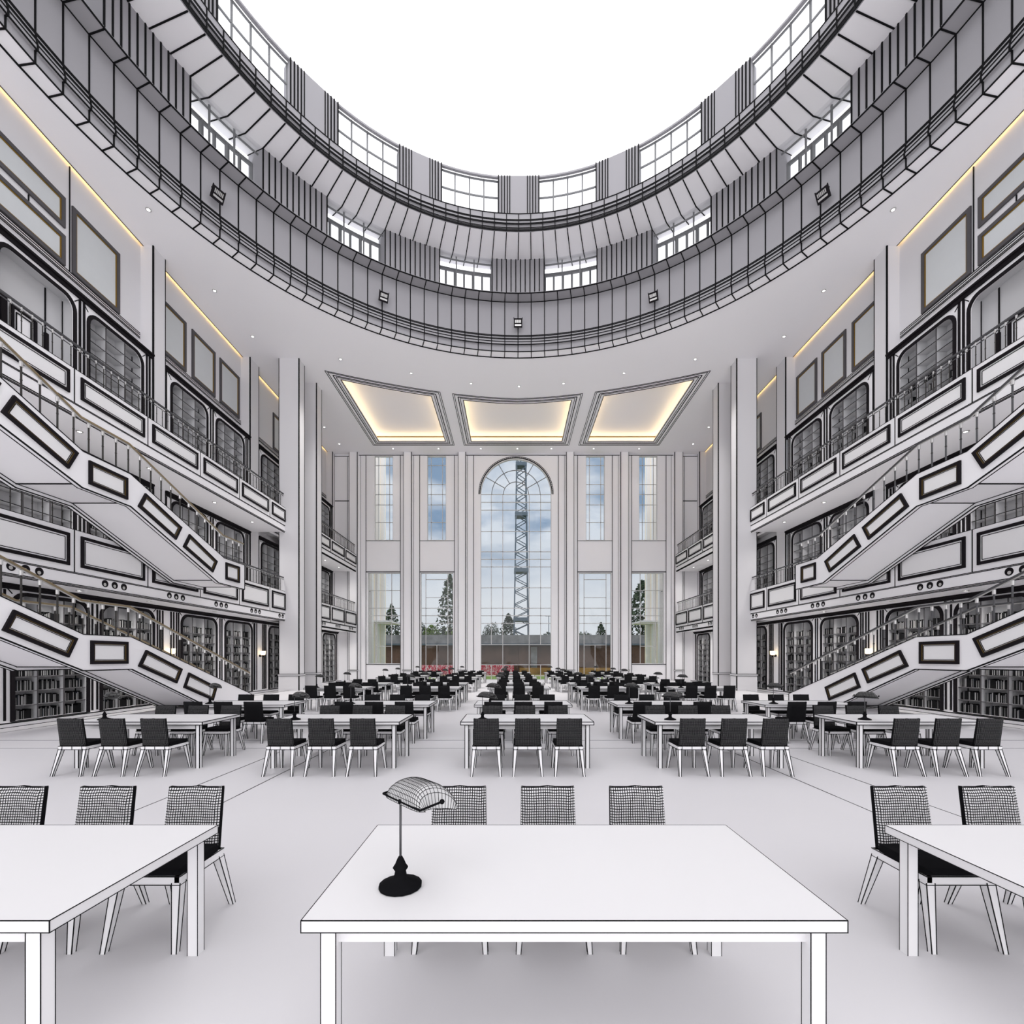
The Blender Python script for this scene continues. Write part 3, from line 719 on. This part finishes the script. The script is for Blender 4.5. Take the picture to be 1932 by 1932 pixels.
for s in (-1, 1):
    S = sw[s]
    for k, (x, y) in enumerate(((13.57, 17.0), (13.55, 20.75), (13.5, 23.7), (13.6, 33.0), (13.5, 35.6))):
        downlight(s*x, y, ZC, 'recessed ceiling downlight above the %s gallery, %s from the camera' % (S, ORD[k]), 'ceiling downlights above the %s gallery' % S)
    for k, (x, y) in enumerate(((9.7, 25.5), (6.1, 26.75), (2.75, 27.75))):
        downlight(s*x, y, ZC, 'ceiling downlight in the arc under the dome, %s from the %s column' % (ORD[k], S), 'ceiling downlights in the arc in front of the coffers')
    for k, x in enumerate((9.6, 6.05, 2.75)):
        downlight(s*x, 36.4, ZC, 'ceiling downlight by the far wall, %s from the %s side' % (ORD[k], S), 'ceiling downlights along the far wall')
    for lv, z, g in ((0, 3.83, 'middle'), (1, 8.65, 'top')):
        for k, y in enumerate((14.14, 16.87, 20.56, 23.54, 32.7, 35.3)):
            downlight(s*13.43, y, z, 'downlight under the %s gallery on the %s, %s from the camera' % (g, S, ORD[k]), 'downlights under the %s gallery' % g)
downlight(.1, 28.05, ZC, 'ceiling downlight in the arc, in front of the middle coffer', 'ceiling downlights in the arc in front of the coffers')
downlight(.1, 36.4, ZC, 'ceiling downlight by the far wall, above the arched window', 'ceiling downlights along the far wall')

# ------------------------------------------------------------------ wall sconces
for k, (y, w) in enumerate(((18.72, 'nearer, by the staircase'), (25.58, 'farther, beside the tall column'))):
    x = -14.17; z = 1.9; t = thing('wall_sconce', (x, y, z), 'lit wall sconce with frosted glass shade on the left wall, ' + w, 'wall lamp', 'lit wall sconces between the bookcases')
    h = MB(); h.tube((x, y, z), (x+.05, y, z), .06, n=12, m='dark'); h.bar((x+.03, y, z), (x+.2, y, z), .03, 'dark'); h.ball((x+.2, y, z-.02), .055, 'dark'); h.ball((x+.07, y, z-.02), .045, 'dark'); h.build('bracket', t, True)
    h = MB(); h.lathe([(.07, .04), (.12, .08), (.13, .26), (.125, .26)], (x+.2, y, z), 14, 'sconce'); h.build('glass_shade', t, True)
    mirror_thing(t, 'lit wall sconce with frosted glass shade on the right wall, ' + w, 'lit wall sconces between the bookcases')

# ------------------------------------------------------------------ reading tables, chairs, lamps
TX = [-6.36, -3.2, -.076, 3.045, 6.28]; TW, TD = 2.14, 1.045
ROWS = {'A': 2.87, 'B': 8.53, 'C': 11.24, 'D': 16.96, 'E': 19.67, 'F': 25.39, 'G': 28.1, 'H': 33.8}
CN = ['outermost left', 'inner left', 'centre', 'inner right', 'outermost right']
RN = {'A': 'foreground', 'B': 'second', 'C': 'third', 'D': 'fourth', 'E': 'fifth', 'F': 'sixth', 'G': 'seventh', 'H': 'farthest'}
def table_proto(w):
    t = thing('reading_table', (0, 0, 0), 'x', 'table'); hx, hy = TW/2, TD/2
    b = MB(); b.box(-hx, hx, -hy, hy, .70, .75, 'table')
    for z in (.702, .749): b.poly([(-hx, -hy, z), (hx, -hy, z), (hx, hy, z), (-hx, hy, z)], w, 'ink', True)
    for sx in (-1, 1):
        for sy in (-1, 1): b.bar((sx*hx, sy*hy, .70), (sx*hx, sy*hy, .75), w)
    b.build('tabletop', t)
    for sx in (-1, 1):
        for sy in (-1, 1):
            x, y = sx*(hx-.095), sy*(hy-.06); b = MB(); b.box(x-.03, x+.03, y-.03, y+.03, 0, .70, 'white')
            for i in (-1, 1):
                for j in (-1, 1): b.bar((x+i*.03, y+j*.03, 0), (x+i*.03, y+j*.03, .7), w*.9)
            b.build('leg', t)
    b = MB(); b.box(-hx+.1, hx-.1, -hy+.06, -hy+.075, .63, .70, 'white'); b.box(-hx+.1, hx-.1, hy-.075, hy-.06, .63, .70, 'white'); b.build('apron', t)
    return t
def beveled(b, w, seg=2):
    pass
def chair_proto(net, w, parts=True, edge=1.6):
    """faces +y; origin on the floor under the seat"""
    t = thing('chair', (0, 0, 0), 'x', 'chair'); out = []
    def fin(b, nm, smooth=False):
        out.append(b)
        if parts: b.build(nm, t, smooth)
    # backrest: curved padded slab
    b = MB(); nx, nz = 10, 8; fr = []; bk = []
    for j in range(nz+1):
        v = j/nz; z = .44+.42*v; yb = -.19-.06*v
        for i in range(nx+1):
            u = i/nx*2-1; hw = .195-.008*v
            edge = (1-min(1, (1-abs(u))*5))**2; ed2 = (1-min(1, min(v, 1-v)*8))**2
            th = .034*(1-.55*max(edge, ed2)); x = u*hw; zz = z+(.006*math.cos(u*6) if j == nz else 0)
            cv = .012*u*u
            bk.append((x, yb-th+cv, zz)); fr.append((x, yb+th+cv, zz))
    n = (nx+1)*(nz+1); fs = []
    for j in range(nz):
        for i in range(nx):
            a = j*(nx+1)+i; fs += [(a, a+1, a+nx+2, a+nx+1), (n+a, n+a+nx+1, n+a+nx+2, n+a+1)]
    bd = [i for i in range(nx+1)]+[j*(nx+1)+nx for j in range(1, nz+1)]+[nz*(nx+1)+i for i in range(nx-1, -1, -1)]+[j*(nx+1) for j in range(nz-1, 0, -1)]
    rim = [(bd[i], bd[(i+1) % len(bd)], n+bd[(i+1) % len(bd)], n+bd[i]) for i in range(len(bd))]
    b.add(bk+fr, fs, net); b.add(bk+fr, rim, 'black')
    if w: b.poly([(-.195, -.19, .442), (-.187, -.25, .86), (.187, -.25, .86), (.195, -.19, .442)], w*edge, 'ink', True)
    fin(b, 'backrest', True)
    b = MB(); prof = [(-.17, -.20, .44, .445), (-.205, -.15, .44, .492), (-.215, .1, .44, .497), (-.205, .22, .445, .488), (-.18, .245, .455, .47)]
    for (a0, y0, l0, h0), (a1, y1, l1, h1) in zip(prof, prof[1:]):
        b.hexa([(a0, y0, l0), (-a0, y0, l0), (-a0, y0, h0), (a0, y0, h0)], [(a1, y1, l1), (-a1, y1, l1), (-a1, y1, h1), (a1, y1, h1)], 'black')
    fin(b, 'seat')
    b = MB(); b.box(-.205, .205, -.21, -.175, .385, .44, 'white'); b.box(-.205, .205, .19, .225, .385, .44, 'white')
    for sx in (-1, 1): b.box(min(sx*.175, sx*.21), max(sx*.175, sx*.21), -.21, .225, .385, .44, 'white')
    if w:
        for z in (.387, .438): b.poly([(-.21, -.212, z), (.21, -.212, z), (.21, .227, z), (-.21, .227, z)], w, 'ink', True)
        for x in (-.15, 0, .15): b.bar((x, -.213, .387), (x, -.213, .438), w*.8)
    fin(b, 'seat_frame')
    for sx in (-1, 1):
        for y0, y1 in ((-.18, -.30), (.20, .27)):
            b = MB(); xt = sx*.185; xb = sx*.215; a, c = .026, .014
            q = lambda x, y, z, r: [(x-r, y-r, z), (x+r, y-r, z), (x+r, y+r, z), (x-r, y+r, z)]
            T, Bq = q(xt, y0, .40, a), q(xb, y1, 0, c); b.hexa(T, Bq, 'white')
            if w:
                for i in range(4): b.bar(T[i], Bq[i], w)
            fin(b, 'leg')
    if not parts:
        c = MB()
        for p in out:
            base = len(c.v); c.v += p.v; idx = [c.mi(m) for m in p.mats]
            for f, m in zip(p.f, p.m): c.f.append(tuple(base+i for i in f)); c.m.append(idx[m])
        bpy.data.objects.remove(t); t = c.build('chair'); tag(t, 'x', 'chair')
    return t
def lamp_proto(mat, lod=1):
    t = thing('desk_lamp', (0, 0, 0), 'x', 'desk lamp')
    b = MB(); b.lathe([(.095, 0), (.095, .012), (.07, .022), (.03, .04), (.024, .07), (.034, .085), (.024, .10), (.016, .12), (.008, .135)], (0, 0, 0), 16, 'black'); b.build('base', t, True)
    b = MB(); b.tube((0, 0, .13), (0, 0, .375), .0055, n=8, m='gun'); b.ball((0, 0, .38), .012, 'black', 8, 6); b.build('stem', t, True)
    hx = .168
    b = MB(); b.poly([(-hx, .11, .395), (-hx, .0, .38), (hx, 0, .38), (hx, .11, .395)], .0075, 'black'); b.ball((-hx, .11, .395), .012, 'black', 6, 4); b.ball((hx, .11, .395), .012, 'black', 6, 4); b.build('bracket', t)
    # shade: long barrel vault with sloping ends, opening down
    b = MB(); nu, nv = 22, 16; vs = []
    for i in range(nu+1):
        u = i/nu*2-1; k = max(0, 1-abs(u)**6)**.5
        for j in range(nv+1):
            a = PI*j/nv; yy = .105+.108*math.cos(a)*(.72+.28*k); zz = .356+.104*(math.sin(a)**.75 if j not in (0, nv) else 0)*k-.012*math.cos(a)
            vs.append((u*.168*(1.0-.24*math.sin(a)), yy, zz))
    fs = [(i*(nv+1)+j, i*(nv+1)+j+1, (i+1)*(nv+1)+j+1, (i+1)*(nv+1)+j) for i in range(nu) for j in range(nv)]
    b.add(vs, fs, mat)
    if mat == 'shade_near':
        for i in range(nu+1):
            for j in range(nv+1):
                a = i*(nv+1)+j
                if j < nv: b.bar(vs[a], vs[a+1], .0019)
                if i < nu: b.bar(vs[a], vs[a+nv+1], .0019)
    b.build('lamp_shade', t, True); return t
tp = {'n': table_proto(.0035), 'm': table_proto(.011), 'f': table_proto(.014)}
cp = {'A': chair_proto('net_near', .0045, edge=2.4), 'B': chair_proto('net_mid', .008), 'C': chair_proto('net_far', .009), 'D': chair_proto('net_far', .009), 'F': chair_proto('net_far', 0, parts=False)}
lp = {'n': lamp_proto('shade_near'), 'f': lamp_proto('shade_far')}
protos = list(tp.values())+list(cp.values())+list(lp.values())
def inst(src, loc, rz, label, group, name):
    o = copy_thing(src, loc, label, group); o.rotation_euler = (0, 0, rz); return o
POS3 = ['left', 'middle', 'right']
for rk, yf in ROWS.items():
    yc = yf-TD/2
    for ci, tx in enumerate(TX):
        if rk == 'A' and ci not in (1, 2, 3): continue
        nm = '%s table in the %s row' % (CN[ci], RN[rk])
        inst(tp['n' if rk == 'A' else 'm' if rk in 'BC' else 'f'], (tx, yc, 0), 0, 'long white reading table, the %s one in the %s row' % (CN[ci], RN[rk]), 'white reading tables', 'reading_table')
        cs = cp['A' if rk == 'A' else 'B' if rk == 'B' else 'C' if rk == 'C' else 'D' if rk in 'DE' else 'F']
        for side in (-1, 1):
            if rk == 'A' and side < 0: continue
            for i in range(3):
                if rk == 'A' and ci == 3 and i == 2: continue
                y = yf-TD-.20 if side < 0 else yf+.21
                x = tx+(i-1)*.628+(-.006 if side < 0 else .01)
                inst(cs, (x, y, 0), 0 if side < 0 else PI, 'black chair, %s seat, %s side of the %s' % (POS3[i], 'near' if side < 0 else 'far', nm), 'black chairs at the reading tables', 'chair')
        if rk == 'A' and ci != 2: continue
        inst(lp['n' if rk == 'A' else 'f'], (tx-.735+(.0 if rk != 'A' else -.01), yf-TD+.27, .7525), math.radians(-48), '%s desk lamp on the %s' % ('netted pale-shaded' if rk == 'A' else 'dark-shaded', nm), 'desk lamps on the reading tables', 'desk_lamp')
for p in protos:
    for c in list(p.children): bpy.data.objects.remove(c)
    bpy.data.objects.remove(p)

# ------------------------------------------------------------------ outside the windows
b = MB(); b.box(-90, 90, YF+.4, 140, -.6, -.25, 'grass'); struct(b, 'ground')
b = MB(); b.box(-30, 30, 52.5, 54.9, -.26, -.2, 'dirt'); o = b.build('gravel_path'); tag(o, 'ochre earth strip between the lawn and the low building', 'path')
t = thing('low_building', (0, 60, -.25), 'long low brown building with a grey flat roof beyond the lawn', 'building')
b = MB(); b.box(-45, 45, 60, 68, -.3, 3.45, 'brick'); b.build('wall', t)
b = MB(); b.box(-46, 46, 59.2, 69, 3.4, 3.62, 'crane'); b.box(-45, 45, 59.8, 68, 3.6, 4.75, 'roofg'); b.build('roof', t)
for x in (-8.2, -6.2, 5.2, 7.3, -1.2, .6, 2.1): b = MB(); b.box(x, x+.8, 59.9, 60.02, .2, 3.2, 'roofg' if int(x*10) % 2 else 'brick'); b.build('pier', t)
b = MB(); b.box(-16, -.1, 55.0, 55.2, -.2, .95, 'graf'); o = b.build('graffiti_wall'); tag(o, 'low garden wall covered with red and white graffiti', 'wall')
b = MB(); b.box(.6, 14, 56, 56.2, -.2, .6, 'dirt'); o = b.build('garden_bank'); tag(o, 'low ochre bank right of the graffiti wall', 'bank')
# crane tower
t = thing('crane_tower', (0, 72, 0), 'tall blue-grey lattice crane tower seen through the arched window', 'crane')
def tw(z): return 1.18-.52*(z/34)
b = MB(); cx, cy = 1.1, 72
for sx in (-1, 1):
    for sy in (-1, 1): b.bar((cx+sx*tw(0), cy+sy*tw(0), 0), (cx+sx*tw(34), cy+sy*tw(34), 34), .2, 'crane')
b.build('chords', t)
b = MB(); z = 3; i = 0
while z < 33:
    a, c = tw(z), tw(z+1.0); s = 1 if i % 2 else -1
    for sy in (-1, 1): b.bar((cx-s*a, cy+sy*a, z), (cx+s*c, cy+sy*c, z+1.0), .11, 'crane')
    for sx in (-1, 1): b.bar((cx+sx*a, cy-s*a, z), (cx+sx*c, cy+s*c, z+1.0), .11, 'crane')
    z += 1.0; i += 1
b.build('bracing', t)
for z in (7.4, 14.9, 23.5, 31.2): b = MB(); w = tw(z)+.15; b.box(cx-w, cx+w, cy-w, cy+w, z, z+.55, 'crane'); b.build('platform', t)
# trees: every tree a crown of leaf clumps on a trunk
def tree(x, y, h, r, mat, label, kind='round'):
    t = thing('tree', (x, y, -.25), label, 'tree', 'trees outside the far windows')
    b = MB(); b.tube((x, y, -.25), (x, y, h*.6), r*.09, r*.05, 8, 'bark'); b.build('trunk', t)
    b = MB(); rn = random.Random(int(x*31+y*7)); N = 1300
    for i in range(N):
        u = rn.uniform(-1, 1); a = rn.uniform(0, 2*PI); q = rn.random()**.4
        if kind == 'round': px, py, pz = r*q*math.sqrt(1-u*u)*math.cos(a), r*q*math.sqrt(1-u*u)*math.sin(a), h*.62+h*.38*u*q
        else: k = rn.random(); rr = r*(math.sin(PI*min(1, k*.9+.12))**.7)*q; px, py, pz = rr*math.cos(a), rr*math.sin(a), h*(.06+.94*k)
        s = r*rn.uniform(.08, .17); c = Vector((x+px, y+py, pz)); e = [Vector((rn.uniform(-1, 1), rn.uniform(-1, 1), rn.uniform(-1, 1)))*s for _ in range(3)]
        b.add([c+e[0], c+e[1], c+e[2], c-e[0]], [(0, 1, 2), (0, 2, 3), (1, 2, 3)], mat)
    b.build('crown', t)
for x, y, h, r, m, lb, k in ((-9.9, 72, 14.8, 2.0, 'leaf', 'tall dark cypress seen through the window left of the arch', 'col'), (-14.0, 80, 7.4, 1.9, 'leafl', 'bright green bushy tree farther back, left of the cypress', 'round'), (-11.2, 84, 7.2, 1.8, 'leafl', 'green bushy tree standing behind the foot of the cypress', 'round'),
                             (-17.2, 85, 8.6, 1.4, 'leaf', 'dark tree at the left edge of the window left of the arch', 'round'), (-21.0, 80, 11, 1.7, 'leaf', 'dark poplar seen through the outermost left window, left one', 'col'), (-16.3, 74, 10.0, 1.3, 'leaf', 'dark poplar seen through the outermost left window, right one', 'col'),
                             (20.4, 74, 14.0, 2.6, 'leaf', 'large dark tree seen through the outermost right window', 'col'), (13.8, 74, 7.4, 1.2, 'leaf', 'dark tree at the right edge of the window right of the arch', 'col'), (12.9, 86, 6.6, 2.2, 'leaf', 'low dark tree behind the low building on the right', 'round'), (8.2, 76, 5.4, 1.3, 'leaf', 'small dark bush behind the low building, left of the low tree', 'round'),
                             (-4.4, 78, 7.6, .9, 'leaf', 'small rounded tree in the arched window, left of a matching one', 'round'), (-3.55, 84, 8.4, 1.0, 'leaf', 'small rounded tree in the arched window, nearer the crane', 'round'), (-.9, 76, 9.0, 1.7, 'leaf', 'pointed dark tree at the foot of the crane', 'col'), (5.6, 77, 6.0, 1.3, 'leaf', 'low bush right of the crane foot', 'round')):
    tree(x, y, h, r, M and m, lb, k)
t = thing('street_lamp', (5.2, 70, -.25), 'thin street lamp right of the crane tower', 'street lamp')
b = MB(); b.tube((5.2, 70, -.25), (5.2, 70, 8.1), .08, .05, 8, 'crane'); b.build('pole', t); b = MB(); b.bar((4.7, 70, 8.1), (5.7, 70, 8.1), .14, 'crane'); b.build('lamp_head', t)
# cream wings of the same house, outside the outer windows
for s in (-1, 1):
    t = thing('building_wing', (s*12.5, 38.2, -.25), 'cream outer wing of the building seen through the outermost %s window' % sw[s], 'building')
    b = MB(); a, c = sorted((s*12.5, s*16)); b.box(a, c, 38.2, 45, -.3, 22, 'cream'); b.build('wall', t)
    for y in (39.6, 41.4, 43.2): b = MB(); a, c = sorted((s*12.2, s*12.52)); b.box(a, c, y, y+.5, -.3, 22, 'white'); b.build('pilaster', t)
    b = MB(); a, c = sorted((s*12.3, s*12.52)); b.box(a, c, 38.3, 39.5, 7.4, 7.5, 'mullg'); b.box(a, c, 38.3, 39.5, 0, .12, 'mullg')
    for y in (38.4, 38.8, 39.2): b.bar((s*12.45, y, 0), (s*12.45, y, 7.4), .04, 'mullg')
    b.build('window_frame', t)
    b = MB(); a, c = sorted((s*10.9, s*12.5)); b.box(a, c, 40.5, 44, 4.9, 5.05, 'white'); b.build('canopy', t)

# ------------------------------------------------------------------ sky
w = bpy.data.worlds.new('World'); bpy.context.scene.world = w; w.use_nodes = True; nt = w.node_tree; nt.nodes.clear(); N = nt.nodes.new; L = nt.links.new
out = N('ShaderNodeOutputWorld'); bg = N('ShaderNodeBackground'); L(bg.outputs[0], out.inputs[0])
tc = N('ShaderNodeTexCoord'); sp = N('ShaderNodeSeparateXYZ'); L(tc.outputs['Generated'], sp.inputs[0])
mp = N('ShaderNodeMapping'); mp.inputs['Scale'].default_value = (1.0, 1.0, 2.6); L(tc.outputs['Generated'], mp.inputs[0])
ns = N('ShaderNodeTexNoise'); ns.inputs['Scale'].default_value = 5.2; ns.inputs['Detail'].default_value = 6; ns.inputs['Roughness'].default_value = .5; L(mp.outputs[0], ns.inputs['Vector'])
cr = N('ShaderNodeValToRGB'); e = cr.color_ramp.elements; e[0].position = .40; e[0].color = (.125, .18, .25, 1); e[1].position = .60; e[1].color = (.37, .395, .42, 1); L(ns.outputs['Fac'], cr.inputs[0])
# paler towards the horizon
mr = N('ShaderNodeMapRange'); mr.inputs['From Min'].default_value = .27; mr.inputs['From Max'].default_value = .12; L(sp.outputs['Z'], mr.inputs[0])
mx = N('ShaderNodeMix'); mx.data_type = 'RGBA'; L(mr.outputs[0], mx.inputs['Factor']); L(cr.outputs[0], mx.inputs[6]); mx.inputs[7].default_value = (.36, .375, .385, 1)
# bright overcast higher up; added fill brightness behind the camera
m1 = N('ShaderNodeMapRange'); m1.interpolation_type = 'SMOOTHSTEP'; m1.inputs['From Min'].default_value = .43; m1.inputs['From Max'].default_value = .60; L(sp.outputs['Z'], m1.inputs[0])
m2 = N('ShaderNodeMapRange'); m2.interpolation_type = 'SMOOTHSTEP'; m2.inputs['From Min'].default_value = .35; m2.inputs['From Max'].default_value = -.2; L(sp.outputs['Y'], m2.inputs[0])
ma = N('ShaderNodeMath'); ma.operation = 'MAXIMUM'; L(m1.outputs[0], ma.inputs[0]); L(m2.outputs[0], ma.inputs[1])
m3 = N('ShaderNodeMix'); m3.data_type = 'RGBA'; L(ma.outputs[0], m3.inputs['Factor']); L(mx.outputs[2], m3.inputs[6]); m3.inputs[7].default_value = (1.0, .99, 1.02, 1)
# unseen fill added below the horizon behind the camera to brighten the ceiling
m4 = N('ShaderNodeMapRange'); m4.inputs['From Min'].default_value = .1; m4.inputs['From Max'].default_value = -.2; L(sp.outputs['Y'], m4.inputs[0])
m5 = N('ShaderNodeMapRange'); m5.inputs['From Min'].default_value = .06; m5.inputs['From Max'].default_value = -.06; L(sp.outputs['Z'], m5.inputs[0])
m6 = N('ShaderNodeMath'); m6.operation = 'MULTIPLY'; L(m4.outputs[0], m6.inputs[0]); L(m5.outputs[0], m6.inputs[1])
m7 = N('ShaderNodeMapRange'); m7.inputs['To Min'].default_value = .95; m7.inputs['To Max'].default_value = 1.25; L(m6.outputs[0], m7.inputs[0]); L(m7.outputs[0], bg.inputs[1])
L(m3.outputs[2], bg.inputs[0]); bg.inputs[1].default_value = 1.0

# ------------------------------------------------------------------ camera and view
cam = bpy.data.objects.new('camera', bpy.data.cameras.new('camera')); COL.objects.link(cam)
cam.location = (-.32, 0, 1.777); cam.rotation_euler = (PI/2, 0, 0)
cam.data.sensor_width = 36; cam.data.lens = 36*880/1932; cam.data.shift_y = (1241.5-966)/1932; cam.data.clip_end = 400; cam.data.clip_start = .05
sc = bpy.context.scene; sc.camera = cam
sc.view_settings.view_transform = 'Standard'; sc.view_settings.look = 'None'; sc.view_settings.gamma = 1; sc.view_settings.use_curve_mapping = False
sc.view_settings.exposure = 1.03
sc.cycles.use_denoising = True; sc.cycles.max_bounces = 7; sc.cycles.diffuse_bounces = 5; sc.cycles.adaptive_threshold = .02; sc.cycles.glossy_bounces = 3; sc.cycles.transparent_max_bounces = 8; sc.cycles.caustics_reflective = False; sc.cycles.caustics_refractive = False; sc.cycles.sample_clamp_indirect = 5
